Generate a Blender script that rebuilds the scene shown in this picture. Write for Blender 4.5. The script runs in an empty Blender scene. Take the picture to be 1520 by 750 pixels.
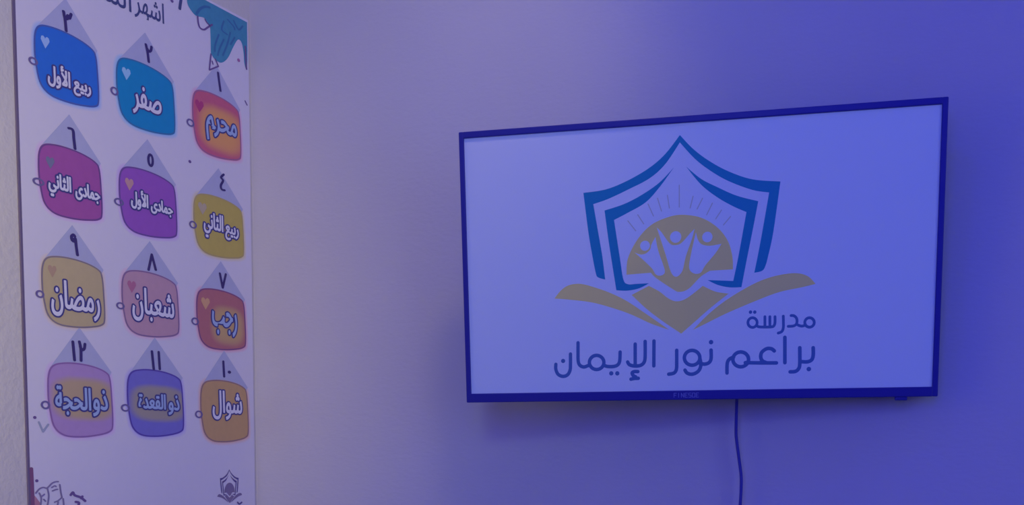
import bpy, bmesh, math, random
import numpy as np
from mathutils import Matrix, Vector

# ------------------------------------------------------------------ camera, world, lights, exposure
ZS = 0.20                                   # height of the survey origin above the floor reference
F_PX, CY = 1816.7, 846.74                   # focal length and principal row of the (cropped) 1520x750 frame
YAW, PITCH, ROLL = 0.4335049, -0.0914121, 0.0042311
CAM = np.array([1.9393237, -2.6100984, 1.1727636 + ZS])
W_, H_ = 1520, 750

def cam_axes():
    cy, sy = math.cos(YAW), math.sin(YAW); cp, sp = math.cos(PITCH), math.sin(PITCH)
    f = np.array([-sy*cp, cy*cp, sp]); r = np.array([cy, sy, 0.0]); u = np.cross(r, f)
    c, s = math.cos(ROLL), math.sin(ROLL)
    return c*r + s*u, c*u - s*r, f
R_, U_, FW = cam_axes()

scene = bpy.context.scene
COL = scene.collection
cd = bpy.data.cameras.new('camera')
cd.sensor_fit = 'HORIZONTAL'; cd.sensor_width = 36.0
cd.lens = F_PX/W_*36.0
cd.shift_x = 0.0; cd.shift_y = (CY - H_/2)/W_
cd.clip_start = 0.05; cd.clip_end = 50
co = bpy.data.objects.new('camera', cd); COL.objects.link(co)
co.matrix_world = Matrix(((R_[0], U_[0], -FW[0], CAM[0]), (R_[1], U_[1], -FW[1], CAM[1]), (R_[2], U_[2], -FW[2], CAM[2]), (0, 0, 0, 1)))
scene.camera = co

scene.view_settings.view_transform = 'Standard'
scene.view_settings.look = 'None'
scene.view_settings.gamma = 1.0
scene.view_settings.use_curve_mapping = False
scene.view_settings.exposure = 0.0

world = bpy.data.worlds.new('world'); scene.world = world
world.use_nodes = True
world.node_tree.nodes['Background'].inputs[0].default_value = (0.05, 0.05, 0.4, 1)
world.node_tree.nodes['Background'].inputs[1].default_value = 0.0

def look(o, loc, target):
    o.location = loc
    o.rotation_euler = (Vector(target) - Vector(loc)).to_track_quat('-Z', 'Y').to_euler()

def area(name, loc, target, size, power, color, shape='SQUARE', sy=None, spread=180):
    l = bpy.data.lights.new(name, 'AREA'); l.energy = power; l.color = color; l.size = size; l.shape = shape
    if sy: l.shape = 'RECTANGLE'; l.size_y = sy
    l.spread = math.radians(spread)
    o = bpy.data.objects.new(name, l); COL.objects.link(o); look(o, loc, target); return o

def spot(name, loc, target, power, color, angle, blend, radius):
    l = bpy.data.lights.new(name, 'SPOT'); l.energy = power; l.color = color
    l.spot_size = math.radians(angle); l.spot_blend = blend; l.shadow_soft_size = radius
    o = bpy.data.objects.new(name, l); COL.objects.link(o); look(o, loc, target); return o

# ceiling lamp in front of the wall plus an added blue light (they throw the soft shadow under and beside the television)
spot('ceiling_lamp', (1.15, -0.8, 2.86), (-0.1, 0.0, 1.7), 9.4, (1.0, 0.82, 0.47), 100, 1.0, 0.08)
area('blue_ceiling_fill', (1.35, -0.95, 2.86), (1.25, 0.0, 1.3), 0.12, 1.52, (0.01, 0.01, 1.0))
# blue fill lights added at the right and rear to imitate an overall tint
area('blue_side_fill', (3.7, -2.2, 1.9), (0.9, 0.0, 1.6), 1.4, 16.0, (0.288, 0.372, 1.0))
area('blue_rear_fill', (2.0, -4.2, 2.2), (0.6, 0.0, 1.5), 1.6, 50.7, (0.0, 0.0, 1.0))
# yellow fill spots added on the left so the warmth fades away rightwards
spot('warm_rear_fill', (1.6, -3.2, 2.6), (-0.1, 0.2, 2.0), 24.1, (0.77, 1.0, 0.0), 60, 1.0, 0.25)
spot('warm_side_fill', (0.9, -2.2, 1.9), (-0.6, -0.6, 1.6), 51.35, (1.0, 0.856, 0.0), 75, 1.0, 0.2)

# ------------------------------------------------------------------ helpers
def px_ray(px, py):
    d = R_*((px - 760)/F_PX) - U_*((py - CY)/F_PX) + FW
    return d

def wall_uv(px, py, x=0.004):
    """photo pixel -> (u, v) on the left wall, u to the right (towards the corner), v up"""
    d = px_ray(px, py); t = (x - CAM[0])/d[0]; p = CAM + t*d
    return (p[1], p[2])

TVP = np.array([1.2043901, -0.165, 1.5733533 + ZS]); TYAW, TTILT, TROLL = 0.1724429, 0.0887909, 0.0051033
def _m(a, k):
    c, s = math.cos(a), math.sin(a)
    return {'y': np.array([[c, 0, s], [0, 1, 0], [-s, 0, c]]), 'x': np.array([[1, 0, 0], [0, c, s], [0, -s, c]]), 'z': np.array([[c, s, 0], [-s, c, 0], [0, 0, 1]])}[k]
TVM = (_m(TROLL, 'y') @ _m(TTILT, 'x') @ _m(TYAW, 'z')).T     # local -> world (column vectors)

def tv_uv(px, py, y=0.0015):
    d = px_ray(px, py); dl = TVM.T @ d; ol = TVM.T @ (CAM - TVP)
    t = (y - ol[1])/dl[1]; p = ol + t*dl
    return (p[0], p[2])

def lin(c):
    return tuple((x/255/12.92 if x/255 <= 0.04045 else ((x/255+0.055)/1.055)**2.4) for x in c)

MATS = {}
def mat(name, color, rough=0.6, spec=0.3, emit=None, estr=1.0, bump=None, metallic=0.0):
    if name in MATS: return MATS[name]
    m = bpy.data.materials.new(name); m.use_nodes = True; MATS[name] = m
    nt = m.node_tree; b = nt.nodes['Principled BSDF']
    b.inputs['Base Color'].default_value = (*color, 1); b.inputs['Roughness'].default_value = rough
    b.inputs['Specular IOR Level'].default_value = spec; b.inputs['Metallic'].default_value = metallic
    if emit:
        b.inputs['Emission Color'].default_value = (*emit, 1); b.inputs['Emission Strength'].default_value = estr
    return m

def print_mat(name, color, var=0.04):
    """printed ink: colour with a very slight mottling"""
    if name in MATS: return MATS[name]
    m = mat(name, color, 0.55, 0.2); nt = m.node_tree; b = nt.nodes['Principled BSDF']
    tc = nt.nodes.new('ShaderNodeTexCoord'); n = nt.nodes.new('ShaderNodeTexNoise'); n.inputs['Scale'].default_value = 60
    mp = nt.nodes.new('ShaderNodeMapRange'); mp.inputs['To Min'].default_value = 1-var; mp.inputs['To Max'].default_value = 1+var
    mx = nt.nodes.new('ShaderNodeMix'); mx.data_type = 'RGBA'; mx.blend_type = 'MULTIPLY'; mx.inputs[0].default_value = 1
    mx.inputs[6].default_value = (*color, 1)
    nt.links.new(tc.outputs['Object'], n.inputs['Vector']); nt.links.new(n.outputs['Fac'], mp.inputs['Value'])
    nt.links.new(mp.outputs[0], mx.inputs[7]); nt.links.new(mx.outputs[2], b.inputs['Base Color'])
    return m

def wall_mat(name, color, scale, strength, dist=0.004, stretch=(1, 1, 1)):
    m = mat(name, color, 0.85, 0.15); nt = m.node_tree; b = nt.nodes['Principled BSDF']
    tc = nt.nodes.new('ShaderNodeTexCoord'); mpg = nt.nodes.new('ShaderNodeMapping'); mpg.inputs['Scale'].default_value = stretch
    nt.links.new(tc.outputs['Object'], mpg.inputs['Vector'])
    n1 = nt.nodes.new('ShaderNodeTexNoise'); n1.inputs['Scale'].default_value = scale; n1.inputs['Detail'].default_value = 4
    n2 = nt.nodes.new('ShaderNodeTexNoise'); n2.inputs['Scale'].default_value = scale*0.22; n2.inputs['Detail'].default_value = 3
    add = nt.nodes.new('ShaderNodeMath'); add.operation = 'ADD'
    bp = nt.nodes.new('ShaderNodeBump'); bp.inputs['Strength'].default_value = strength; bp.inputs['Distance'].default_value = dist
    for n in (n1, n2): nt.links.new(mpg.outputs[0], n.inputs['Vector'])
    nt.links.new(n1.outputs['Fac'], add.inputs[0]); nt.links.new(n2.outputs['Fac'], add.inputs[1])
    nt.links.new(add.outputs[0], bp.inputs['Height']); nt.links.new(bp.outputs[0], b.inputs['Normal'])
    cr = nt.nodes.new('ShaderNodeMapRange'); cr.inputs['From Min'].default_value = 0.3; cr.inputs['From Max'].default_value = 0.7
    cr.inputs['To Min'].default_value = 0.965; cr.inputs['To Max'].default_value = 1.02
    n3 = nt.nodes.new('ShaderNodeTexNoise'); n3.inputs['Scale'].default_value = 2.2; n3.inputs['Detail'].default_value = 5
    nt.links.new(tc.outputs['Object'], n3.inputs['Vector']); nt.links.new(n3.outputs['Fac'], cr.inputs['Value'])
    mx = nt.nodes.new('ShaderNodeMix'); mx.data_type = 'RGBA'; mx.blend_type = 'MULTIPLY'; mx.inputs[0].default_value = 1
    mx.inputs[6].default_value = (*color, 1); nt.links.new(cr.outputs[0], mx.inputs[7]); nt.links.new(mx.outputs[2], b.inputs['Base Color'])
    return m

def link_mesh(name, me, m, parent=None):
    o = bpy.data.objects.new(name, me); COL.objects.link(o)
    if m: me.materials.append(m)
    if parent: o.parent = parent
    return o

def bm_obj(name, bm, m, parent=None, smooth=False):
    me = bpy.data.meshes.new(name); bm.normal_update(); bm.to_mesh(me); bm.free()
    if smooth:
        for p in me.polygons: p.use_smooth = True
    return link_mesh(name, me, m, parent)

def add_box(bm, lo, hi, bevel=0.0, seg=2):
    v = [bm.verts.new((x, y, z)) for x in (lo[0], hi[0]) for y in (lo[1], hi[1]) for z in (lo[2], hi[2])]
    fs = [(0, 1, 3, 2), (4, 6, 7, 5), (0, 4, 5, 1), (2, 3, 7, 6), (0, 2, 6, 4), (1, 5, 7, 3)]
    faces = [bm.faces.new([v[i] for i in f]) for f in fs]
    bmesh.ops.recalc_face_normals(bm, faces=faces)
    if bevel:
        es = list({e for f in faces for e in f.edges})
        bmesh.ops.bevel(bm, geom=es, offset=bevel, segments=seg, affect='EDGES', profile=0.5)

def box(name, lo, hi, m, parent=None, bevel=0.0):
    bm = bmesh.new(); add_box(bm, lo, hi, bevel); return bm_obj(name, bm, m, parent)

def struct(name, lo, hi, m):
    o = box(name, lo, hi, m); o['kind'] = 'structure'; return o

def catmull(pts, n=6, closed=True):
    P = [np.array(p, float) for p in pts]; out = []; N = len(P)
    rng = range(N) if closed else range(N-1)
    for i in rng:
        if closed: p0, p1, p2, p3 = P[(i-1) % N], P[i], P[(i+1) % N], P[(i+2) % N]
        else: p0, p1, p2, p3 = P[max(i-1, 0)], P[i], P[i+1], P[min(i+2, N-1)]
        for k in range(n):
            t = k/n
            out.append(0.5*((2*p1) + (-p0+p2)*t + (2*p0-5*p1+4*p2-p3)*t*t + (-p0+3*p1-3*p2+p3)*t**3))
    if not closed: out.append(P[-1])
    return out

def corner_spline(pts, n=6):
    """closed outline; a point given as (x, y, 1) is a sharp corner, the runs between corners are smooth"""
    N = len(pts); cs = [i for i, p in enumerate(pts) if len(p) > 2]
    if not cs: return catmull([p[:2] for p in pts], n)
    out = []
    for a, b in zip(cs, cs[1:] + [cs[0] + N]):
        run = [pts[k % N][:2] for k in range(a, b+1)]
        out += catmull(run, n, closed=False)[:-1]
    return out

# flat print: polygons / strokes on a plane; 'S' surfaces map (u, v, level) to the parent's space
def wall_pt(u, v, lv): return (0.0040 + 0.00022*lv, u, v)
def tv_pt(u, v, lv): return (u, 0.0015 - 0.00018*lv, v)

def fill_poly(bm, pts, S, lv):
    if isinstance(bm, Ink): bm = bm.bm
    from mathutils.geometry import tessellate_polygon
    vs = [bm.verts.new(S(p[0], p[1], lv)) for p in pts]
    tris = tessellate_polygon([[Vector((p[0], p[1], 0)) for p in pts]])
    for t in tris:
        try: bm.faces.new([vs[i] for i in t])
        except ValueError: pass

def ribbon(bm, P, w, S, lv, aspect=1.0):
    """closed band of width w along the outline P"""
    P = [np.array(p, float) for p in P]; n = len(P); L = []; Rr = []
    for i, p in enumerate(P):
        d = (P[(i+1) % n]-P[i-1])/np.array([aspect, 1]); d /= np.linalg.norm(d)+1e-12; nr = np.array([-d[1]*aspect, d[0]])*w/2
        L.append(bm.verts.new(S(*(p+nr), lv))); Rr.append(bm.verts.new(S(*(p-nr), lv)))
    for i in range(n): bm.faces.new((Rr[i], Rr[(i+1) % n], L[(i+1) % n], L[i]))

class Ink:
    """collects strokes, discs and filled triangles of one printed shape and meshes their union without overlaps"""
    def __init__(self): self.bm = bmesh.new(); self.segs = []; self.tris = []; self.asp = 1.0; self.S = None; self.lv = 0; self.wmin = 1.0; self.ell = []

def stroke(ink, pts, w, S, lv, smooth=True, n=5, closed=False, aspect=1.0):
    """line of width w (metres) with round ends; aspect widens it across u"""
    P = catmull(pts, n, closed) if smooth and len(pts) > 2 else [np.array(p, float) for p in pts]
    if closed: P = P + [P[0]]
    for a, b in zip(P, P[1:]): ink.segs.append((a[0], a[1], b[0], b[1], w/2))
    ink.asp = aspect; ink.S = S; ink.lv = lv; ink.wmin = min(ink.wmin, w)

def disc(ink, c, r, S, lv, n=14, aspect=1.0):
    if isinstance(ink, Ink):
        ink.segs.append((c[0], c[1], c[0], c[1], r)); ink.asp = aspect; ink.S = S; ink.lv = lv; ink.wmin = min(ink.wmin, r)
        return
    ink.faces.new([ink.verts.new(S(c[0]+math.cos(2*math.pi*k/n)*r*aspect, c[1]+math.sin(2*math.pi*k/n)*r, lv)) for k in range(n)])

def rasterise(ink):
    A = ink.asp; sg = np.array(ink.segs, float).reshape(-1, 5); sg[:, [0, 2]] /= A
    T = np.array([[(p[0]/A, p[1]) for p in t] for t in ink.tris]).reshape(-1, 3, 2)
    allp = np.concatenate([sg[:, 0:2], sg[:, 2:4]] + [T.reshape(-1, 2)])
    rm = sg[:, 4].max() if len(sg) else 0
    h = min(0.0012, max(0.00035, ink.wmin/4.0))
    lo = allp.min(0)-rm-2*h; hi = allp.max(0)+rm+2*h
    nx, ny = int((hi[0]-lo[0])/h)+2, int((hi[1]-lo[1])/h)+2
    F = np.full((nx, ny), 1.0)
    X = lo[0]+h*np.arange(nx); Y = lo[1]+h*np.arange(ny)
    def win(x0, x1, y0, y1):
        return (max(0, int((x0-lo[0])/h)-1), min(nx, int((x1-lo[0])/h)+3), max(0, int((y0-lo[1])/h)-1), min(ny, int((y1-lo[1])/h)+3))
    for x0, y0, x1, y1, r in sg:
        m = r+2*h; a, b, c, d = win(min(x0, x1)-m, max(x0, x1)+m, min(y0, y1)-m, max(y0, y1)+m)
        gx = X[a:b, None]; gy = Y[None, c:d]; dx, dy = x1-x0, y1-y0; L2 = dx*dx+dy*dy
        t = np.clip(((gx-x0)*dx+(gy-y0)*dy)/L2, 0, 1) if L2 > 0 else 0.0
        F[a:b, c:d] = np.minimum(F[a:b, c:d], np.hypot(gx-x0-t*dx, gy-y0-t*dy)-r)
    for t in T:
        a, b, c, d = win(t[:, 0].min(), t[:, 0].max(), t[:, 1].min(), t[:, 1].max())
        gx = X[a:b, None]; gy = Y[None, c:d]
        e = [(t[(k+1) % 3, 0]-t[k, 0])*(gy-t[k, 1])-(t[(k+1) % 3, 1]-t[k, 1])*(gx-t[k, 0]) for k in range(3)]
        ins = ((e[0] >= 0) & (e[1] >= 0) & (e[2] >= 0)) | ((e[0] <= 0) & (e[1] <= 0) & (e[2] <= 0))
        F[a:b, c:d] = np.where(ins, np.minimum(F[a:b, c:d], -h), F[a:b, c:d])
    bm = ink.bm; cache = {}
    def V(x, y):
        k = (round(x*4e6), round(y*4e6))
        if k not in cache: cache[k] = bm.verts.new(ink.S(x*A, y, ink.lv))
        return cache[k]
    I = F < 0
    full = I[:-1, :-1] & I[1:, :-1] & I[:-1, 1:] & I[1:, 1:]; anyc = I[:-1, :-1] | I[1:, :-1] | I[:-1, 1:] | I[1:, 1:]
    for jy in range(ny-1):
        ix = 0; row = full[:, jy]
        if not anyc[:, jy].any(): continue
        idx = np.nonzero(anyc[:, jy])[0]; k = 0
        while k < len(idx):
            i0 = idx[k]
            if row[i0]:
                k2 = k
                while k2+1 < len(idx) and idx[k2+1] == idx[k2]+1 and row[idx[k2+1]]: k2 += 1
                i1 = idx[k2]+1
                bm.faces.new((V(X[i0], Y[jy]), V(X[i1], Y[jy]), V(X[i1], Y[jy+1]), V(X[i0], Y[jy+1])))
                k = k2+1; continue
            q = [(i0, jy), (i0+1, jy), (i0+1, jy+1), (i0, jy+1)]; poly = []
            for m in range(4):
                (ax, ay), (bx, by) = q[m], q[(m+1) % 4]; fa, fb = F[ax, ay], F[bx, by]
                if fa < 0: poly.append((X[ax], Y[ay]))
                if (fa < 0) != (fb < 0):
                    t = fa/(fa-fb); t = min(max(t, 0.02), 0.98); poly.append((X[ax]+t*(X[bx]-X[ax]), Y[ay]+t*(Y[by]-Y[ay])))
            vs = [V(*p) for p in poly]
            if len(set(vs)) == len(vs) >= 3:
                try: bm.faces.new(vs)
                except ValueError: pass
            k += 1

def ring_pts(c, rx, ry, n=16):
    return [(c[0]+math.cos(2*math.pi*k/n)*rx, c[1]+math.sin(2*math.pi*k/n)*ry) for k in range(n)]

def orient(bm, axis):
    """turn every face of a flat print towards the viewer"""
    bm.normal_update()
    for f in bm.faces:
        if f.normal.dot(axis) < 0: f.normal_flip()

WN, TN = Vector((1, 0, 0)), Vector((0, -1, 0))

# ------------------------------------------------------------------ the room
M_BACK = wall_mat('painted_plaster', (0.74, 0.70, 0.66), 90, 0.22, 0.003, (0.7, 1, 1.3))
M_LEFT = wall_mat('rough_plaster', (0.78, 0.74, 0.66), 75, 0.40, 0.005)
M_CEIL = mat('ceiling_paint', (0.75, 0.74, 0.72), 0.9)
M_FLOOR = mat('floor_vinyl', (0.30, 0.27, 0.24), 0.6)
RX, RY, RZ = 4.2, -5.0, 2.95
struct('floor', (-0.1, RY-0.1, -0.1), (RX+0.1, 0.1, 0.0), M_FLOOR)
struct('ceiling', (-0.1, RY-0.1, RZ), (RX+0.1, 0.1, RZ+0.1), M_CEIL)
struct('wall_back', (-0.1, 0.0, 0.0), (RX+0.1, 0.1, RZ), M_BACK)
struct('wall_left', (-0.1, RY, 0.0), (0.0, 0.0, RZ), M_LEFT)
struct('wall_right', (RX, RY, 0.0), (RX+0.1, 0.0, RZ), M_BACK)
struct('wall_front', (-0.1, RY-0.1, 0.0), (RX+0.1, RY, RZ), M_BACK)

# ------------------------------------------------------------------ the poster
yL, yR, zT = -0.7618857, -0.0130240, 2.2592345 + ZS
zB = wall_uv(30, 800)[1]
poster = bpy.data.objects.new('poster', None); COL.objects.link(poster)
poster.location = (0.0, (yL+yR)/2, zB)
poster['label'] = 'tall white wall poster with twelve coloured month cards lettered in Arabic'
poster['category'] = 'poster'
POFF = Matrix.Translation(poster.location).inverted()
def on_poster(o):
    o.parent = poster; o.matrix_parent_inverse = Matrix.Identity(4)
    o.data.transform(POFF); return o

M_SHEET = print_mat('poster_sheet', (0.88, 0.845, 0.88), 0.015)
M_EDGE = mat('poster_edge', (0.20, 0.16, 0.26), 0.7)
sheet = on_poster(box('sheet', (0.0005, yL, zB), (0.0040, yR, zT), M_SHEET, None))
edge = on_poster(box('edge_strip', (0.0003, yL-0.004, zB), (0.0046, yL+0.0015, zT), M_EDGE, None))  # narrow dark strip down the left side of the sheet
edge['label'] = 'thin dark strip along the left side of the poster'

def wp(px, py): return wall_uv(px, py)

def shape(name, parts, m, parent, S=wall_pt, N=WN):
    """parts: list of callables adding to the bmesh"""
    ink = Ink()
    for p in parts: p(ink)
    if ink.segs or ink.tris: rasterise(ink)
    bm = ink.bm; orient(bm, N)
    o = bm_obj(name, bm, m)
    if S is wall_pt: o.data.transform(POFF)
    o.parent = parent; return o

NAVY = print_mat('navy_ink', (0.075, 0.055, 0.20))
GREYTAG = print_mat('grey_tag_ink', (0.58, 0.60, 0.76))
WHITE = print_mat('white_ink', (0.93, 0.92, 0.94))
LBLUE = print_mat('light_blue_ink', (0.47, 0.61, 0.82))

# Arabic letter forms (isolated/initial/medial/final) as presentation-form code points, stored in visual left-to-right order
WORDS = {
    'muharram': [0xFEE2, 0xFEAE, 0xFEA4, 0xFEE3],
    'safar': [0xFEAE, 0xFED4, 0xFEBB],
    'rabi': [0xFECA, 0xFEF4, 0xFE91, 0xFEAD],
    'awwal': [0xFEDD, 0xFEED, 0xFEF7, 0xFE8D],
    'thani': [0xFEF2, 0xFEE7, 0xFE8E, 0xFE9C, 0xFEDF, 0xFE8D],
    'jumada': [0xFEEF, 0xFEA9, 0xFE8E, 0xFEE4, 0xFE9F],
    'rajab': [0xFE90, 0xFE9F, 0xFEAD],
    'shaban': [0xFEE5, 0xFE8E, 0xFE92, 0xFECC, 0xFEB7],
    'ramadan': [0xFEE5, 0xFE8E, 0xFEC0, 0xFEE3, 0xFEAD],
    'shawwal': [0xFEDD, 0xFE8D, 0xFEEE, 0xFEB7],
    'dhu': [0xFEED, 0xFEAB],
    'qada': [0xFE93, 0xFEAA, 0xFECC, 0xFED8, 0xFEDF, 0xFE8D],
    'hijja': [0xFE94, 0xFEA0, 0xFEA4, 0xFEDF, 0xFE8D],
    'ashhur': [0xFEAE, 0xFEEC, 0xFEB7, 0xFE8D],
    'assana': [0xFE94, 0xFEE8, 0xFEB4, 0xFEDF, 0xFE8D],
}
_tmp = bpy.data.curves.new('lettering_source', 'FONT'); _tmp.fill_mode = 'FRONT'; _tmp.resolution_u = 3
_to = bpy.data.objects.new('lettering_source', _tmp); COL.objects.link(_to)
def text_mesh(body, off):
    _tmp.body = body; _tmp.offset = off
    dg = bpy.context.evaluated_depsgraph_get(); dg.update()
    ev = _to.evaluated_get(dg); me = ev.to_mesh()
    V = np.array([v.co[:2] for v in me.vertices]).reshape(-1, 2); Fs = [tuple(p.vertices) for p in me.polygons]
    ev.to_mesh_clear(); return V, Fs
DASH = text_mesh('\u2014', 0)[0][:, 0].max()
_cache = {}
def word_geom(word, off):
    key = (word, off)
    if key in _cache: return _cache[key]
    out = []; prefix = ''
    for code in WORDS[word]:
        ch = chr(code)
        x = (text_mesh(prefix + '\u2014', 0)[0][:, 0].max() - DASH) if prefix else 0.0
        V, Fs = text_mesh(ch, off)
        out.append((V + np.array([x, 0]), Fs)); prefix += ch
    _cache[key] = out; return out

def word(bm, name, xl, xr, top, bot, lv, grow, S=wall_pt, conv=wp):
    """xl, xr: photo columns of the word's ends; top, bot: photo points at its highest and lowest ink; grow: ribbon width added round every glyph (m)"""
    base = word_geom(name, 0.0)
    allv = np.concatenate([g[0] for g in base]); lo, hi = allv.min(0), allv.max(0)
    ym = (top[1]+bot[1])/2
    u0, u1 = conv(xl, ym)[0], conv(xr, ym)[0]; v1, v0 = conv(*top)[1], conv(*bot)[1]
    bm.asp = 1.35; bm.S = S; bm.lv = lv; bm.wmin = 0.0032
    for V, Fs in base:
        q = (V-lo)/(hi-lo); pl = [(u0+a*(u1-u0), v0+b*(v1-v0)) for a, b in q]; cnt = {}
        for f in Fs:
            for k in range(1, len(f)-1): bm.tris.append((pl[f[0]], pl[f[k]], pl[f[k+1]]))
            for a, b in zip(f, f[1:]+f[:1]): cnt[(min(a, b), max(a, b))] = cnt.get((min(a, b), max(a, b)), 0)+1
        for (a, b), n in cnt.items():
            if n == 1: bm.segs.append((*pl[a], *pl[b], grow/2))

# the card outline, traced on the first-column top card and reused for all twelve
C3 = [(58, 37.5), (74.8, 39.3), (97, 47.7), (119.6, 59.9), (136.5, 73), (142.3, 84), (145, 110), (146.7, 149.5), (142, 158.9), (123.4, 158), (99, 152.3), (74.8, 142), (59.9, 125.3), (53.5, 101), (50.5, 76.7), (51, 48.7)]
CARD = [np.array(wp(*p)) for p in C3]; CC = np.array(wp(98.5, 98)); CARD = [p-CC for p in CARD]
TAG = [np.array(wp(*p))-CC for p in ((97, -2), (144, 76), (120, 120), (60, 100), (54, 40))]

def card_material(name, col, glow=None, light=None):
    m = print_mat(name, col, 0.05)
    if glow:
        nt = m.node_tree; b = nt.nodes['Principled BSDF']; mxo = b.inputs['Base Color'].links[0].from_node
        tc = nt.nodes.new('ShaderNodeTexCoord'); sp = nt.nodes.new('ShaderNodeSeparateXYZ'); nt.links.new(tc.outputs['Generated'], sp.inputs[0])
        def dist(sock, c, h):
            a = nt.nodes.new('ShaderNodeMath'); a.operation = 'SUBTRACT'; a.inputs[1].default_value = c; nt.links.new(sock, a.inputs[0])
            d = nt.nodes.new('ShaderNodeMath'); d.operation = 'ABSOLUTE'; nt.links.new(a.outputs[0], d.inputs[0])
            e = nt.nodes.new('ShaderNodeMath'); e.operation = 'DIVIDE'; e.inputs[1].default_value = h; nt.links.new(d.outputs[0], e.inputs[0]); return e
        gc, cu, cv, hu, hv, s0 = glow
        e1 = dist(sp.outputs['Y'], cu, hu); e2 = dist(sp.outputs['Z'], cv, hv)
        p1 = nt.nodes.new('ShaderNodeMath'); p1.operation = 'POWER'; p1.inputs[1].default_value = 3; nt.links.new(e1.outputs[0], p1.inputs[0])
        p2 = nt.nodes.new('ShaderNodeMath'); p2.operation = 'POWER'; p2.inputs[1].default_value = 3; nt.links.new(e2.outputs[0], p2.inputs[0])
        mm = nt.nodes.new('ShaderNodeMath'); mm.operation = 'ADD'; nt.links.new(p1.outputs[0], mm.inputs[0]); nt.links.new(p2.outputs[0], mm.inputs[1])
        mr = nt.nodes.new('ShaderNodeMapRange'); mr.interpolation_type = 'SMOOTHSTEP'
        mr.inputs['From Min'].default_value = s0; mr.inputs['From Max'].default_value = 1.25
        mr.inputs['To Min'].default_value = 1.0; mr.inputs['To Max'].default_value = 0.0
        nt.links.new(mm.outputs[0], mr.inputs['Value'])
        mx = nt.nodes.new('ShaderNodeMix'); mx.data_type = 'RGBA'; nt.links.new(mr.outputs[0], mx.inputs[0])
        nt.links.new(mxo.outputs[2], mx.inputs[6]); mx.inputs[7].default_value = (*gc, 1)
        nt.links.new(mx.outputs[2], b.inputs['Base Color'])
    return m

def halo_material(name, col):
    m = mat(name, col, 0.55, 0.2); nt = m.node_tree; b = nt.nodes['Principled BSDF']
    a = nt.nodes.new('ShaderNodeVertexColor'); a.layer_name = 'fade'
    mx = nt.nodes.new('ShaderNodeMix'); mx.data_type = 'RGBA'; mx.inputs[6].default_value = (0.88, 0.845, 0.88, 1); mx.inputs[7].default_value = (*col, 1)
    nt.links.new(a.outputs['Color'], mx.inputs[0]); nt.links.new(mx.outputs[2], b.inputs['Base Color']); return m

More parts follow.
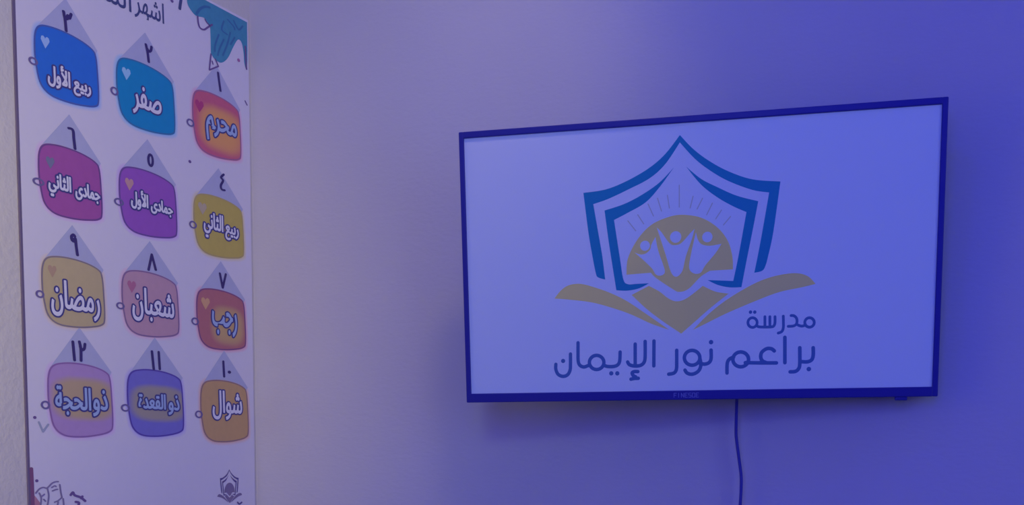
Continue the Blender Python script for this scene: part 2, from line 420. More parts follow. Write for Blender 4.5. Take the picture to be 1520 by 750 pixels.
YG = (0.62, 0.42, 0.10)
CARDS = [
 # number, bbox of the card in the photo (x0,x1,y0,y1), card colour, rim colour, halo colour, glow, words [(word, xl, xr, top, bot)], letter inks, loop (cx,cy,rx,ry), heart (cx,cy,col), digit strokes
 dict(n='three', bb=(50, 147, 37, 159), col=(0.042, 0.224, 0.757), rim=(0.11, 0.18, 0.5), halo=(0.45, 0.66, 1.0), ink='w', out=(0.085, 0.08, 0.28),
      words=[('rabi', 107.5, 135.5, (110, 119), (131, 149)), ('awwal', 69, 104.5, (89.8, 97), (84, 132))], loop=(48.7, 90.7, 6, 5), heart=(66.5, 63, (0.45, 0.68, 0.98)),
      dig=[[(93.6, 16.8), (96, 28.8), (97.7, 46)], [(94, 17), (95.5, 26), (99.3, 28), (100.3, 23), (102.5, 27.5), (105, 21)]]),
 dict(n='two', bb=(172, 260, 86, 200), col=(0.015, 0.342, 0.633), rim=(0.07, 0.25, 0.48), halo=(0.4, 0.72, 0.98), ink='w', out=(0.085, 0.08, 0.28),
      words=[('safar', 195, 240, (210, 128), (203, 170))], loop=(169.3, 135.3, 5, 5.5), heart=(187, 110, (0.42, 0.75, 0.95)),
      dig=[[(216, 66), (218.4, 76.8), (220.3, 92)], [(218, 72), (220.5, 76.5), (223.4, 75), (224.4, 69.6)]]),
 dict(n='one', bb=(285, 358, 134, 238), col=(0.77, 0.17, 0.26), rim=(0.5, 0.2, 0.36), halo=(0.98, 0.6, 0.72), ink='b', out=(0.085, 0.08, 0.28), glow=((1.0, 0.47, 0.17), 0.58, 0.46, 0.50, 0.38, 0.05),
      words=[('muharram', 304, 352, (315, 172), (309, 208))], loop=(282.2, 182.3, 5, 5), heart=(295.5, 158, (0.62, 0.08, 0.24)),
      dig=[[(323.2, 108), (324.7, 120), (326.8, 135)]]),
 dict(n='six', bb=(56, 152, 214, 328), col=(0.5, 0.134, 0.422), rim=(0.24, 0.11, 0.32), halo=(0.92, 0.66, 0.92), ink='w', out=(0.085, 0.08, 0.28),
      words=[('jumada', 110, 149, (129, 273), (141, 304)), ('thani', 70, 106, (94, 260), (77, 292))], loop=(56.5, 270, 8, 5), heart=(74, 242, (0.26, 0.26, 0.38)),
      dig=[[(101.4, 190.4), (107.5, 193), (109, 205.6), (110.8, 221)]]),
 dict(n='five', bb=(176, 263, 248, 354), col=(0.42, 0.14, 0.58), rim=(0.22, 0.12, 0.38), halo=(0.82, 0.58, 0.95), ink='w', out=(0.085, 0.08, 0.28),
      words=[('jumada', 222, 257, (238, 297), (250, 324)), ('awwal', 192.5, 220.5, (211, 283), (204, 312))], loop=(176, 300, 6.5, 5), heart=(191.5, 274, (0.72, 0.4, 0.38)),
      dig='ring'),
 dict(n='four', bb=(287, 362, 288, 384), col=(0.69, 0.56, 0.138), rim=(0.62, 0.5, 0.2), halo=(0.92, 0.8, 0.45), ink='w', out=(0.085, 0.08, 0.28),
      words=[('rabi', 332.5, 355, (336, 334), (345, 359)), ('thani', 300.5, 332, (320, 317), (306, 353))], loop=(286, 333.8, 5, 5), heart=(300, 310, (0.66, 0.55, 0.34)),
      dig=[[(331.5, 259.2), (327.6, 263.6), (330.7, 268), (327.4, 275.3), (328.6, 281.2), (333, 282.6)]]),
 dict(n='nine', bb=(61, 156, 380, 487), col=(0.7, 0.571, 0.292), rim=(0.34, 0.28, 0.3), halo=(0.95, 0.8, 0.62), ink='w', out=(0.085, 0.08, 0.28),
      words=[('ramadan', 74, 148.5, (97, 416), (86, 470))], loop=(58.7, 436.7, 5.5, 5), heart=(77, 403, (0.62, 0.42, 0.26)),
      dig=[[(110.5, 351), (108.5, 348.5), (105.6, 351), (106.3, 356.5), (109.5, 358.5), (111.3, 354.5), (112.6, 366), (114.5, 379)]]),
 dict(n='eight', bb=(180, 266, 401, 501), col=(0.68, 0.417, 0.478), rim=(0.36, 0.22, 0.38), halo=(0.98, 0.68, 0.78), ink='w', out=(0.085, 0.08, 0.28),
      words=[('shaban', 194.5, 259, (247.5, 433), (224, 480))], loop=(178.2, 454.1, 5.5, 4.5), heart=(195, 426, (0.6, 0.22, 0.34)),
      dig=[[(220, 400.7), (224.8, 378), (230.7, 400.7)]], sharp=True),
 dict(n='seven', bb=(291, 365, 428, 520), col=(0.61, 0.222, 0.23), rim=(0.33, 0.13, 0.28), halo=(0.98, 0.55, 0.62), ink='b', out=(0.085, 0.08, 0.28), glow=((0.74, 0.50, 0.22), 0.62, 0.42, 0.36, 0.34, 0.05),
      words=[('rajab', 313, 352.5, (340, 464), (330, 499))], loop=(289.2, 477.2, 5, 5), heart=(304.5, 451, (0.85, 0.48, 0.25)),
      dig=[[(325.9, 406), (330.1, 427.3), (334.7, 407.3)]], sharp=True),
 dict(n='twelve', bb=(70, 168, 538, 650), col=(0.585, 0.381, 0.648), rim=(0.38, 0.21, 0.46), halo=(0.9, 0.66, 0.92), ink='b', out=(0.085, 0.08, 0.28), glow=((0.66, 0.49, 0.28), 0.55, 0.52, 0.52, 0.30, 0.30),
      words=[('dhu', 136, 160.5, (153.5, 579), (142, 619)), ('hijja', 80, 135.5, (87.7, 572), (100, 617))], loop=(66.9, 601.4, 6, 5.5), heart=None,
      dig=[[(107.5, 507.3), (110.2, 535)], [(117.2, 507.3), (119.4, 518), (119.8, 535.8)], [(118.5, 515), (121.5, 519.8), (124.5, 518), (125.5, 510.8)]]),
 dict(n='eleven', bb=(188, 273, 548, 649), col=(0.257, 0.237, 0.667), rim=(0.15, 0.1, 0.46), halo=(0.66, 0.6, 0.95), ink='b', out=(0.085, 0.08, 0.28), glow=((0.48, 0.42, 0.34), 0.55, 0.50, 0.52, 0.28, 0.35),
      words=[('dhu', 248, 267, (262, 587), (254, 617)), ('qada', 203.5, 246.5, (211, 583), (243, 609))], loop=(185.6, 605.7, 6, 5), heart=None,
      dig=[[(225, 521.7), (227.7, 548.3)], [(235, 522.7), (236.7, 548.3)]]),
 dict(n='ten', bb=(297, 369, 564, 657), col=(0.736, 0.466, 0.206), rim=(0.45, 0.27, 0.25), halo=(0.98, 0.66, 0.52), ink='w', out=(0.085, 0.08, 0.28),
      words=[('shawwal', 313.5, 360, (349, 581), (330, 624))], loop=(294.7, 615.3, 5, 5), heart=None,
      dig=[[(331, 536.7), (332.3, 559.3)]], dot=(340, 552.7)),
]

def heart_poly(c, w, h):
    base = [(0, -1), (-0.62, -0.2), (-1, 0.35), (-0.85, 0.85), (-0.45, 1.0), (-0.1, 0.8), (0, 0.55), (0.1, 0.8), (0.45, 1.0), (0.85, 0.85), (1, 0.35), (0.62, -0.2)]
    return [(c[0]+a*w, c[1]+b*h) for a, b in base]

ASP = 1.75          # in-plane widening of printed strokes, measured off the photo
COLOUR_WORD = {'three': 'bright blue', 'two': 'teal blue', 'one': 'red and orange', 'six': 'magenta', 'five': 'purple', 'four': 'mustard yellow', 'nine': 'sand yellow',
               'eight': 'dusty pink', 'seven': 'brick red and orange', 'twelve': 'mauve with yellow glow', 'eleven': 'violet with yellow glow', 'ten': 'brown orange'}
for c in CARDS:
    x0, x1, y0, y1 = c['bb']
    cen = np.array(wp((x0+x1)/2, (y0+y1)/2))
    # scale the template so that its projected height fits this card
    hu = abs(wp(x1, (y0+y1)/2)[0]-wp(x0, (y0+y1)/2)[0])/abs(wp(147, 98)[0]-wp(50, 98)[0])
    out = [cen + p*np.array([hu, 1.0]) for p in CARD]
    # refine height: match projected vertical extent
    def proj(u, v):
        d = np.array([0.004, u, v]) - CAM; z = d@FW
        return 760+F_PX*(d@R_)/z, CY-F_PX*(d@U_)/z
    sv = 1.0
    for _ in range(6):
        pr = [proj(*(cen+p*np.array([hu, sv]))) for p in CARD]
        ys = [q[1] for q in pr]; xs = [q[0] for q in pr]
        sv *= (y1-y0)/(max(ys)-min(ys)); hu *= (x1-x0)/(max(xs)-min(xs))
        pr = [proj(*(cen+p*np.array([hu, sv]))) for p in CARD]; ys = [q[1] for q in pr]; xs = [q[0] for q in pr]
        a = np.array(wp((x0+x1)/2, (y0+y1)/2)); b = np.array(wp((max(xs)+min(xs))/2, (max(ys)+min(ys))/2)); cen = cen + (a-b)
    c['cen'] = cen
    sc = np.array([hu, sv])
    sm = catmull([cen+p*sc for p in CARD], 5)
    cm = card_material('card_ink_'+c['n'], c['col'], c.get('glow'))
    card = shape('month_card', [lambda bm: fill_poly(bm, sm, wall_pt, 3)], cm, poster)
    card['label'] = COLOUR_WORD[c['n']] + ' rounded month card'
    # number tag behind the card
    tg = corner_spline([tuple(cen+p*sc)+((1,) if i in (1, 2, 3, 4) else (1,)) for i, p in enumerate(TAG)], 1)
    shape('number_tag', [lambda bm: fill_poly(bm, tg, wall_pt, 2)], GREYTAG, card)
    # halo: soft ring fading out into the sheet
    bm = bmesh.new(); lay = bm.loops.layers.color.new('fade'); n = len(sm)
    inner = [bm.verts.new(wall_pt(p[0], p[1], 1)) for p in sm]
    ou = [cen + (p-cen)*np.array([1.11, 1.11]) for p in sm]; outer = [bm.verts.new(wall_pt(p[0], p[1], 1)) for p in ou]
    for i in range(n):
        f = bm.faces.new((inner[i], inner[(i+1) % n], outer[(i+1) % n], outer[i]))
        for lp in f.loops:
            k = 1.0 if lp.vert in (inner[i], inner[(i+1) % n]) else 0.0
            lp[lay] = (k, k, k, 1)
    orient(bm, WN); ho = bm_obj('halo', bm, halo_material('halo_ink_'+c['n'], c['halo'])); ho.data.transform(POFF); ho.parent = card
    # rim line
    rm = [cen + (p-cen)*0.975 for p in sm]
    shape('rim', [lambda bm: ribbon(bm.bm, rm, 0.0030, wall_pt, 4, 1.5)], print_mat('rim_ink_'+c['n'], c['rim']), card)
    # loop on the left
    lx, ly, lrx, lry = c['loop']
    lc = wp(lx, ly); ru = abs(wp(lx+lrx, ly)[0]-lc[0]); rv = abs(wp(lx, ly+lry)[1]-lc[1])
    shape('ring_loop', [lambda bm: stroke(bm, ring_pts(lc, ru*0.92, rv*0.92, 16), 0.0034, wall_pt, 5, smooth=False, closed=True, aspect=ASP)], print_mat('loop_ink', (0.22, 0.18, 0.38)), card)
    if c['heart']:
        hx, hy, hc = c['heart']; q = wp(hx, hy)
        shape('heart', [lambda bm: fill_poly(bm, heart_poly(q, abs(wp(hx+6.5, hy)[0]-q[0]), abs(wp(hx, hy+9)[1]-q[1])), wall_pt, 5)], print_mat('heart_ink_'+c['n'], hc), card)
    # digit
    if c['dig'] == 'ring':
        q = wp(223, 238)
        shape('number', [lambda bm: stroke(bm, ring_pts(q, abs(wp(226.2, 238)[0]-q[0]), abs(wp(223, 246.5)[1]-q[1])), 0.0045, wall_pt, 5, smooth=False, closed=True, aspect=ASP)], NAVY, card)
    else:
        def digs(bm):
            for s in c['dig']: stroke(bm, [wp(*p) for p in s], 0.0048, wall_pt, 5, smooth=not c.get('sharp'), aspect=ASP)
            if 'dot' in c: disc(bm, wp(*c['dot']), 0.0038, wall_pt, 5, aspect=ASP)
        shape('number', [digs], NAVY, card)
    # words: dark outline behind light letters
    ink = WHITE if c['ink'] == 'w' else LBLUE
    for w in c['words']:
        lo_ = shape('lettering', [lambda bm: word(bm, w[0], w[1]+1.8, w[2]-1.8, (w[3][0], w[3][1]+1.2), (w[4][0], w[4][1]-1.2), 7, 0.0022)], ink, card)
        shape('lettering_outline', [lambda bm: word(bm, w[0], w[1]+1.8, w[2]-1.8, (w[3][0], w[3][1]+1.2), (w[4][0], w[4][1]-1.2), 6, 0.0085)], print_mat('outline_ink_'+c['n'], c['out']), card)

# heading, corner drawing and small marks
HEAD = print_mat('heading_ink', (0.09, 0.11, 0.26))
shape('heading_word', [lambda bm: word(bm, 'ashhur', 199.6, 242.8, (240, 5), (205, 27), 3, 0.0008)], HEAD, poster)
shape('heading_word', [lambda bm: word(bm, 'assana', 120, 194, (192, -18), (160, 2), 3, 0.0008)], HEAD, poster)
shape('heading_word', [lambda bm: stroke(bm, [wp(269.5, -8), wp(268, 2), wp(266.5, 13)], 0.0055, wall_pt, 3, aspect=ASP)], HEAD, poster)
TEAL = print_mat('teal_ink', (0.09, 0.37, 0.50), 0.12)
TEALD = print_mat('dark_teal_ink', (0.07, 0.23, 0.42))
PURP = print_mat('purple_line_ink', (0.22, 0.14, 0.34))
def topz(px): return (px, 1 + (px-308)*30/58.6)
art = [(276.5, topz(276.5)[1]+0.3, 1), (277.6, 3), (282, 13.2), (290.8, 23.5), (302.5, 26.4), (309.9, 36.7), (312, 44), (312.8, 79.2, 1), (318.7, 88), (328.2, 93.1), (337.7, 86.5), (346.5, 69), (353.1, 58.7), (358.3, 63), (361.2, 76.3), (362.7, 93.9), (365.4, 104.1, 1), (366.9, 88), (366.5, 33.2, 1), (308, 2, 1)]
cd_ = shape('corner_drawing', [lambda bm: fill_poly(bm, [wp(*p) for p in corner_spline(art, 5)], wall_pt, 2)], TEAL, poster)
cd_['label'] = 'teal scalloped corner drawing at the top right of the poster'
z8 = lambda x, y: wp(260+x/6.818, y/6.818)
shape('drawn_line', [lambda bm: stroke(bm, [z8(225, 165), z8(232, 235), z8(250, 282), z8(290, 300), z8(330, 275), z8(372, 250)], 0.0035, wall_pt, 4, aspect=ASP)], PURP, cd_)
shape('drawn_line', [lambda bm: stroke(bm, [z8(300, 195), z8(320, 230), z8(345, 255)], 0.003, wall_pt, 4, aspect=ASP)], PURP, cd_)
shape('drawn_line', [lambda bm: stroke(bm, [z8(708, 470), z8(713, 600), z8(720, 700)], 0.0035, wall_pt, 4, aspect=ASP)], PURP, cd_)
shape('drawn_line', [lambda bm: stroke(bm, [z8(360, 548), z8(343, 708), z8(435, 672), z8(405, 600)], 0.0030, wall_pt, 4, smooth=False, aspect=ASP)], PURP, cd_)
shape('drawn_line', [lambda bm: stroke(bm, [z8(372, 620), z8(380, 650)], 0.0028, wall_pt, 4, smooth=False, aspect=ASP)], PURP, cd_)
shape('dark_strokes', [lambda bm: stroke(bm, [z8(215, 140), z8(250, 90), z8(300, 68), z8(345, 75)], 0.005, wall_pt, 3, aspect=ASP)] +
      [(lambda bm, s=s: stroke(bm, [z8(*p) for p in s], 0.0035, wall_pt, 3, aspect=ASP)) for s in
       ([(490, 215), (470, 300), (525, 350)], [(440, 350), (405, 450), (400, 520)], [(490, 400), (445, 500), (430, 560)], [(555, 330), (525, 450), (480, 560)],
        [(530, 200), (590, 270), (600, 300)], [(590, 210), (640, 300), (680, 265)], [(600, 380), (560, 450)])], TEALD, cd_)
shape('red_dot', [lambda bm: disc(bm, z8(640, 610), 0.004, wall_pt, 4, aspect=1.4)], print_mat('red_dot_ink', (0.50, 0.20, 0.42)), cd_)
shape('speck', [lambda bm: stroke(bm, [wp(363.5, 150), wp(366.5, 156)], 0.003, wall_pt, 3, smooth=False, aspect=1.5)], PURP, poster)
shape('speck', [lambda bm: disc(bm, wp(281.5, 240), 0.0035, wall_pt, 3, aspect=1.5)], PURP, poster)
shape('speck', [lambda bm: disc(bm, wp(51.3, 620), 0.003, wall_pt, 3, aspect=1.5)], PURP, poster)
shape('speck', [lambda bm: disc(bm, wp(255, 1.5), 0.0035, wall_pt, 3, aspect=1.5)], PURP, poster)
shape('speck', [lambda bm: disc(bm, wp(54.3, 714), 0.003, wall_pt, 3, aspect=1.5)], PURP, poster)
shape('small_check_mark', [lambda bm: stroke(bm, [wp(57.3, 627), wp(63.4, 641), wp(71.2, 630.5)], 0.004, wall_pt, 3, smooth=False, aspect=1.5)], print_mat('grey_blue_ink', (0.46, 0.50, 0.60)), poster)

b5 = lambda x, y: wp(30+x/10.716, 680+y/10.716)
bd = shape('book_drawing', [lambda bm, s=s: stroke(bm, [b5(*p) for p in s], 0.0028, wall_pt, 3, aspect=ASP) for s in
      ([(245, 560), (300, 495), (360, 470), (425, 478), (500, 405), (560, 380), (600, 378)], [(425, 478), (450, 600), (430, 760)], [(625, 425), (645, 560), (660, 630)],
       [(500, 470), (545, 445), (565, 455)], [(510, 525), (560, 505), (590, 500)], [(660, 630), (600, 680), (545, 705)], [(330, 620), (380, 580)], [(370, 660), (400, 690)],
       [(680, 650), (690, 760)], [(600, 700), (590, 760)], [(300, 560), (330, 640), (320, 760)])], print_mat('pencil_ink', (0.32, 0.27, 0.42)), poster)
bd['label'] = 'line drawing of two open pages at the lower left of the poster'
shape('red_stripe', [lambda bm: stroke(bm, [b5(172, 170), b5(183, 400), b5(192, 620), b5(200, 900)], 0.0055, wall_pt, 4, aspect=ASP)], print_mat('dark_red_ink', (0.30, 0.13, 0.24)), bd)
shape('pink_patch', [lambda bm: fill_poly(bm, [b5(225, 600), b5(260, 640), b5(310, 710), b5(330, 760), b5(330, 1000), b5(205, 1000)], wall_pt, 2)], print_mat('pink_ink', (0.62, 0.30, 0.36)), bd)
shape('small_heading', [lambda bm, s=s: stroke(bm, [b5(*p) for p in s], 0.0050, wall_pt, 3, aspect=1.5) for s in
      ([(800, 590), (835, 550), (865, 595), (960, 630), (1030, 685)], [(965, 640), (985, 615)], [(880, 700), (930, 715), (920, 770)])], PURP, poster)

# ------------------------------------------------------------------ the television
tv = bpy.data.objects.new('television', None); COL.objects.link(tv)
tv.matrix_world = Matrix([[*TVM[i], TVP[i]] for i in range(3)] + [[0, 0, 0, 1]])
tv['label'] = 'flat black framed television on the wall showing a school logo in Arabic'
tv['category'] = 'television'
TW, TH = 0.967, 0.560
iL = (tv_uv(692, 206)[0] + tv_uv(697, 584)[0])/2; iR = (tv_uv(1398, 155)[0] + tv_uv(1383.5, 575)[0])/2
iT = (tv_uv(692, 206)[1] + tv_uv(1398, 155)[1])/2; iB = (tv_uv(697, 584)[1] + tv_uv(1383.5, 575)[1])/2

M_BEZEL = mat('bezel_plastic', (0.042, 0.040, 0.27), 0.38, 0.25)
M_BACKC = mat('rear_plastic', (0.012, 0.010, 0.10), 0.5, 0.3)
x0, x1, z0, z1 = -TW/2, TW/2, -TH/2, TH/2
bm = bmesh.new()
add_box(bm, (x0, -0.004, z0), (iL, 0.020, z1), 0.002); add_box(bm, (iR, -0.004, z0), (x1, 0.020, z1), 0.002)
add_box(bm, (iL-0.002, -0.004, iT), (iR+0.002, 0.020, z1), 0.002); add_box(bm, (iL-0.002, -0.004, z0), (iR+0.002, 0.020, iB), 0.002)
bm_obj('bezel', bm, M_BEZEL, tv)
bm = bmesh.new(); add_box(bm, (x0+0.004, 0.020, z0+0.004), (x1-0.004, 0.034, z1-0.004), 0.004)
add_box(bm, (-0.30, 0.030, -0.235), (0.30, 0.058, 0.06), 0.010)
bm_obj('rear_casing', bm, M_BACKC, tv)
box('wall_bracket', (-0.10, 0.056, -0.10), (0.10, 0.125, 0.10), M_BACKC, tv, 0.003)

EW = (0.0229, 0.0384, 0.0971)
M_SCR = mat('screen_panel', (0.72, 0.72, 0.72), 0.45, 0.15, EW, 1.0)
scr = box('screen', (iL-0.001, 0.0015, iB-0.001), (iR+0.001, 0.006, iT+0.001), M_SCR, tv)
scr['label'] = 'lit pale screen behind the logo'
def tshape(name, fs, m): return shape(name, fs, m, scr, tv_pt, TN)
def tfill(pts, lv=1, n=6, conv=tv_uv): return lambda bm: fill_poly(bm, [conv(*p[:2]) for p in corner_spline(pts, n)], tv_pt, lv)
M_BLUE = mat('logo_blue', (0.022, 0.25, 0.40), 0.45, 0.15, (0.001, 0.013, 0.038), 1.0)
M_OCH = mat('logo_ochre', (0.88, 0.70, 0.20), 0.45, 0.15, (0.028, 0.034, 0.034), 1.0)
M_NAVY = mat('logo_navy', (0.08, 0.16, 0.38), 0.45, 0.15, (0.004, 0.010, 0.028), 1.0)
M_RAY = mat('logo_ray_grey', (0.56, 0.54, 0.46), 0.45, 0.15, (0.022, 0.028, 0.040), 1.0)
M_WHT = M_SCR

OUTER = [(1009.2, 200.5, 1), (987.7, 228.4), (964.3, 249), (932, 268), (899.7, 281.2), (866, 286.5, 1), (873.3, 344.3), (879.3, 380), (884.5, 406), (888, 412), (898.4, 415.2, 1), (894, 380), (888, 345), (880.7, 303.2, 1), (902.7, 295.5), (932, 281.7), (964.3, 264.8), (987.7, 243.5), (1009.2, 211.5, 1),
         (1031.7, 236), (1055.2, 254), (1081.6, 269), (1116.8, 282), (1141.7, 285.8, 1), (1131.5, 344.3), (1124.8, 380), (1119.6, 405.1, 1), (1131.6, 402), (1136.5, 393.9), (1140.3, 380), (1148, 344), (1158.5, 269.5, 1), (1116.8, 266.3), (1081.6, 254.5), (1052.3, 238.7), (1028.8, 221)]
INL = [(1000.4, 248.5, 1), (978.9, 271), (952.5, 289.5), (926, 303.2), (897.4, 312.6, 1), (904, 362), (914.9, 431.1, 1), (931.3, 431.6), (948.7, 428.2), (963.4, 420.7, 1), (945.2, 421.6), (932, 422), (925.3, 414.7), (920, 382), (911.5, 326.7, 1), (932, 316), (958.4, 300.5), (979, 278)]
INR = [(1018.5, 247.5, 1), (1040.5, 265.5), (1064, 277.5), (1093.3, 290.5), (1125.6, 298.8, 1), (1116.8, 344.3), (1109.2, 382), (1100.6, 426.5, 1), (1083.2, 426.8), (1065.9, 423.3), (1050.3, 416, 1), (1065.9, 416.5), (1088.4, 417.3, 1), (1096.2, 380), (1108, 315, 1), (1087.5, 306), (1064, 292.5), (1040.5, 274)]
BOOKL = [(823, 443.3, 1), (833, 431), (844.7, 423.5), (862, 421.6), (882.8, 426.8), (907, 435.5), (931.3, 447.6), (957.3, 464.9), (993.7, 490, 1), (966, 480.5), (940, 468.4), (914, 458.9), (879.3, 449.3), (844.7, 445)]
BOOKR = [(1028.5, 490, 1), (1050, 468), (1074.6, 448), (1104, 429.5), (1130, 416.5), (1156, 408.6), (1182, 405.7), (1199.4, 410.3), (1210.6, 421.6, 1), (1190.7, 426.5), (1156, 434), (1121.4, 447), (1078, 465.5), (1046.8, 481)]
VEE = [(937.6, 438, 1), (963.2, 424.5, 1), (979, 433), (992, 443), (1004.8, 447.5), (1020, 442.5), (1043.2, 424.5, 1), (1062, 433), (1081.6, 436, 1), (1055, 457), (1030, 479), (1011.2, 495.5, 1), (985, 478), (960, 459)]
DOME = [(930, 408, 1), (932, 384), (946, 356), (966, 334.5), (990, 323), (1012, 319), (1040, 323), (1064, 337), (1080, 357), (1087, 380), (1088, 400, 1), (1054, 402, 1), (1040, 411), (1022, 429), (1008, 433.5), (998, 429), (974, 413), (966, 405, 1)]
tshape('shield_line', [tfill(OUTER)], M_BLUE); tshape('shield_line', [tfill(INL)], M_BLUE); tshape('shield_line', [tfill(INR)], M_BLUE)
tshape('book_wing', [tfill(BOOKL)], M_OCH); tshape('book_wing', [tfill(BOOKR)], M_OCH); tshape('book_fold', [tfill(VEE)], M_OCH)
tshape('sun_dome', [tfill(DOME)], M_OCH)
FC = [(975, 338, 1), (982, 345), (994, 361.5), (1003, 364), (1012, 360.5), (1024, 347), (1031, 340, 1), (1027, 355), (1018, 381), (1013, 402), (1004, 411), (996, 404), (988, 378)]
FL = [(942, 375, 1), (952, 378), (962, 374), (968, 361), (973, 352, 1), (977, 372), (984, 392), (987, 404), (982, 409), (974, 408), (968, 399), (957, 388)]
FR = [(1033, 345, 1), (1036, 356), (1042, 363), (1054, 365), (1071, 362, 1), (1062, 376), (1047, 394), (1040, 405), (1030, 406), (1023, 398), (1026, 376)]
tshape('figure', [tfill(FC, 2, 4)], M_WHT); tshape('figure', [tfill(FL, 2, 4)], M_WHT); tshape('figure', [tfill(FR, 2, 4)], M_WHT)
pxm = abs(tv_uv(1001, 400)[0]-tv_uv(1000, 400)[0])
for cx, cy_, r in ((1003, 352, 8.3), (957.5, 365, 7.3), (1050, 352, 7.5)):
    tshape('figure_head_ring', [lambda bm: disc(bm, tv_uv(cx, cy_+1), (r+1.6)*pxm, tv_pt, 3, 20)], M_OCH)
    tshape('figure_head', [lambda bm: disc(bm, tv_uv(cx, cy_), r*pxm, tv_pt, 4, 20)], M_WHT)
RAYS = [((1008.3, 275), (1008.3, 307.6)), ((1028.8, 291.5), (1024.4, 309)), ((1042.9, 294.4), (1034.7, 310.5)), ((1057.5, 301.7), (1049, 319)), ((1071, 312), (1062.5, 325)), ((1084.5, 321.4), (1074, 334)),
        ((990.7, 290), (993.6, 309)), ((976, 294.4), (981.9, 313.5)), ((962, 303), (970, 320.8)), ((946.7, 319), (955.5, 332.5)), ((932, 328), (943.7, 342.8))]
for a, b in RAYS:
    tshape('sun_ray', [lambda bm: stroke(bm, [tv_uv(*a), tv_uv(*b)], 1.5*pxm, tv_pt, 1, smooth=False)], M_RAY)

A = lambda x, y: tv_uv(810+x/7.6, 490+y/7.6)
B = lambda x, y: tv_uv(980+x/6.333, 490+y/6.333)
Cc = lambda x, y: tv_uv(1090+x/11.69, 450+y/11.69)
def strokes(conv, runs, w):
    fs = []
    for r in runs:
        if r[0] == 'o':
            _, cx, cy2, rx, ry = r
            q = [conv(cx+math.cos(2*math.pi*k/24)*rx, cy2+math.sin(2*math.pi*k/24)*ry) for k in range(24)]
            fs.append(lambda bm, q=q: stroke(bm, q, w, tv_pt, 1, smooth=False, closed=True))
        elif r[0] == 'd':
            fs.append(lambda bm, r=r: disc(bm, conv(r[1], r[2]), w*0.62, tv_pt, 1))
        else:
            fs.append(lambda bm, r=r: stroke(bm, [conv(*p) for p in r], w, tv_pt, 1))
    return fs
tshape('lettering', strokes(A, [
    [(115, 388), (115, 445), (140, 500), (192, 524), (245, 508), (275, 455), (280, 380), (280, 272)], ('d', 197, 350),
    [(365, 145), (365, 260), (367, 350), (385, 398), (430, 418), (480, 402)], ('o', 575, 367, 82, 80),
    [(655, 395), (690, 411), (760, 413), (812, 395), (835, 350), (840, 250)], ('d', 740, 490), ('d', 808, 490),
    [(1010, 160), (1010, 280), (1010, 400)], [(925, 362), (945, 392), (1000, 407), (1070, 400), (1110, 365), (1122, 300), (1122, 130)], [(1222, 125), (1220, 405)],
    [(1040, 470), (1000, 470), (975, 485), (988, 515), (1015, 530)], [(962, 556), (1000, 548), (1045, 546)]], 5.3*pxm), M_NAVY)
tshape('lettering', strokes(B, [
    [(155, 192), (155, 300), (152, 370), (130, 405), (80, 416)], ('o', 300, 262, 73, 70),
    [(372, 262), (382, 325), (368, 375), (335, 405), (292, 417), (252, 405), (233, 378)], [(478, 190), (478, 270), (458, 308), (415, 322), (375, 312)], ('d', 478, 115)], 5.3*pxm), M_NAVY)
tshape('lettering', strokes(B, [
    ('o', 757, 277, 74, 70), [(690, 255), (650, 275), (630, 315), (628, 405)], [(800, 308), (950, 310), (1092, 310)], [(1072, 197), (1045, 177), (1000, 177), (955, 210), (945, 255), (960, 290), (995, 307)],
    [(1172, 70), (1172, 308)], [(1312, 168), (1312, 320), (1300, 366), (1270, 390), (1222, 394)], [(1438, 168), (1438, 240), (1422, 283), (1380, 300), (1322, 298)], ('d', 1397, 368)], 5.3*pxm), M_NAVY)
tshape('lettering', strokes(Cc, [
    ('o', 1305, 338, 82, 82), [(1232, 385), (1170, 402), (1110, 385)], [(985, 218), (1035, 222), (1078, 262), (1088, 320), (1072, 372), (1020, 400), (935, 405)],
    [(850, 228), (852, 330), (850, 430), (825, 495), (762, 522)], [(706, 238), (706, 330), (690, 390), (640, 415), (440, 415), (395, 395)], [(617, 238), (617, 410)], [(531, 238), (531, 410)],
    ('o', 316, 340, 80, 84), ('d', 281, 158), ('d', 355, 158)], 4.0*pxm), M_NAVY)

# maker's plate lettering on the lower bezel (unreadable in the photo: seven small light strokes)
zc = (z0+iB)/2
def plate(bm):
    P = lambda u, v, lv: (u, -0.0043, v)
    x = tv_uv(1001, 588)[0]; h = 0.0042; s = 0.0076; w = 0.0015
    L = {'F': [[(0, -h), (0, h), (.005, h)], [(0, 0), (.004, 0)]], 'I': [[(0.002, -h), (0.002, h)]], 'N': [[(0, -h), (0, h), (.005, -h), (.005, h)]],
         'E': [[(.005, h), (0, h), (0, -h), (.005, -h)], [(0, 0), (.004, 0)]], 'S': [[(.005, h), (0, h), (0, 0), (.005, 0), (.005, -h), (0, -h)]], 'O': [[(0, -h), (0, h), (.005, h), (.005, -h), (0, -h)]]}
    for ch in 'FINESOE':
        for r in L[ch]: stroke(bm, [(x+a, zc+b) for a, b in r], w, P, 0, smooth=False)
        x += s
shape('maker_lettering', [plate], mat('plate_ink', (0.20, 0.22, 0.50), 0.5), tv, None, TN)
nx = tv_uv(1339, 590)[0]
box('sensor_nub', (nx-0.014, -0.001, z0-0.007), (nx+0.010, 0.014, z0+0.003), M_BEZEL, tv, 0.002)

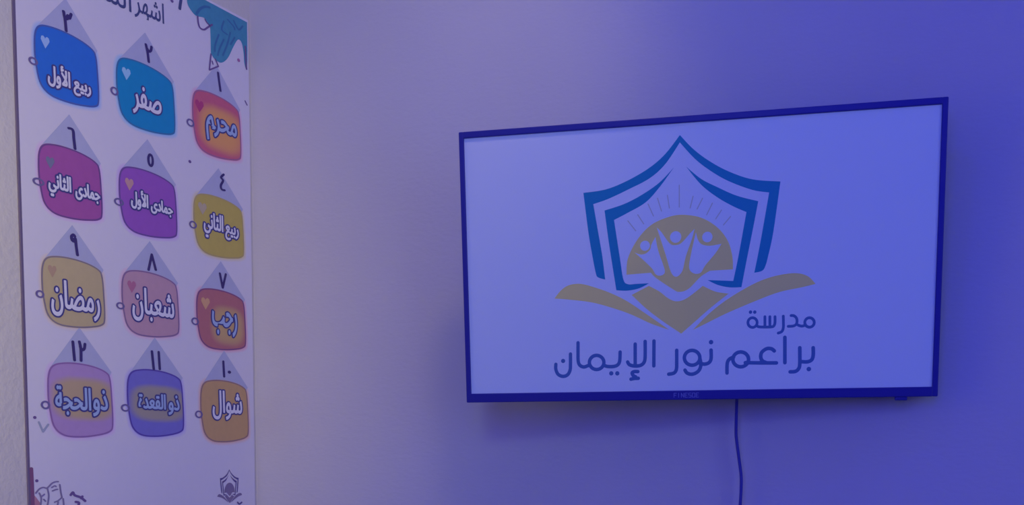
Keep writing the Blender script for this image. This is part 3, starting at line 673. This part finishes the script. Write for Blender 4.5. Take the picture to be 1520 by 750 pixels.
# small print of the same emblem at the foot of the poster
A0 = np.array(tv_uv(1009.2, 200.5)); A1 = np.array(tv_uv(1011, 495)); AW = tv_uv(1210, 425)[0]-tv_uv(823, 443)[0]
P0 = np.array(wp(340, 697)); P1 = np.array(wp(341, 747)); PW = abs(wp(359, 735)[0]-wp(322, 735)[0])
def mini(pts, n=3):
    out = []
    for p in corner_spline(pts, n):
        q = np.array(tv_uv(*p[:2]))
        out.append((P0[0]+(q[0]-A0[0])*PW/AW, P0[1]+(q[1]-A0[1])*(P1[1]-P0[1])/(A1[1]-A0[1])))
    return out
em = shape('small_emblem', [lambda bm, s=s: fill_poly(bm, mini(s), wall_pt, 3) for s in (OUTER, INL, INR)], print_mat('emblem_ink', (0.17, 0.13, 0.32)), poster)
em['label'] = 'small dark school emblem at the lower right of the poster'
shape('emblem_sun', [lambda bm, s=s: fill_poly(bm, mini(s), wall_pt, 3) for s in (DOME, BOOKL, BOOKR, VEE)], print_mat('emblem_brown', (0.30, 0.24, 0.38)), em)
shape('emblem_caption', [lambda bm: stroke(bm, [wp(352.5, 746), wp(355, 748.5), wp(358.5, 746)], 0.004, wall_pt, 3, aspect=1.5)], print_mat('emblem_ink', (0, 0, 0)), em)

# ------------------------------------------------------------------ the power cable under the television
def cable():
    def wy(px, py, y):
        d = px_ray(px, py); t = (y-CAM[1])/d[1]; return CAM + t*d
    y = -0.035
    pts = [wy(1094, 560, -0.06), wy(1093.5, 598, -0.05), wy(1092.5, 640, y), wy(1093.5, 655, y), wy(1097, 682, y), wy(1100, 706, y), wy(1100, 728, y), wy(1098.5, 755, y), wy(1096, 800, y), wy(1097, 880, -0.02)]
    pts.append(np.array([pts[-1][0], -0.012, 0.42])); pts.append(np.array([pts[-1][0]+0.02, -0.012, 0.30]))
    P = []
    for i in range(len(pts)-1):
        p0, p1, p2, p3 = pts[max(i-1, 0)], pts[i], pts[i+1], pts[min(i+2, len(pts)-1)]
        for k in range(6):
            t = k/6; P.append(0.5*((2*p1) + (-p0+p2)*t + (2*p0-5*p1+4*p2-p3)*t*t + (-p0+3*p1-3*p2+p3)*t**3))
    P.append(pts[-1]); r = 0.0034; bm = bmesh.new(); rings = []
    for i, p in enumerate(P):
        d = Vector(P[min(i+1, len(P)-1)]-P[max(i-1, 0)]).normalized(); a = d.cross(Vector((0, 1, 0))).normalized(); b = d.cross(a)
        rings.append([bm.verts.new(Vector(p)+a*math.cos(k*math.pi/4)*r+b*math.sin(k*math.pi/4)*r) for k in range(8)])
    for i in range(len(rings)-1):
        for k in range(8): bm.faces.new((rings[i][k], rings[i][(k+1) % 8], rings[i+1][(k+1) % 8], rings[i+1][k]))
    bm.faces.new(rings[0]); bm.faces.new(rings[-1][::-1]); bmesh.ops.recalc_face_normals(bm, faces=bm.faces)
    o = bm_obj('power_cable', bm, mat('cable_rubber', (0.07, 0.065, 0.36), 0.5, 0.3), None, True)
    o['label'] = 'thin dark cable hanging down the wall from under the television'; o['category'] = 'cable'
cable()
bpy.data.objects.remove(_to); bpy.data.curves.remove(_tmp)
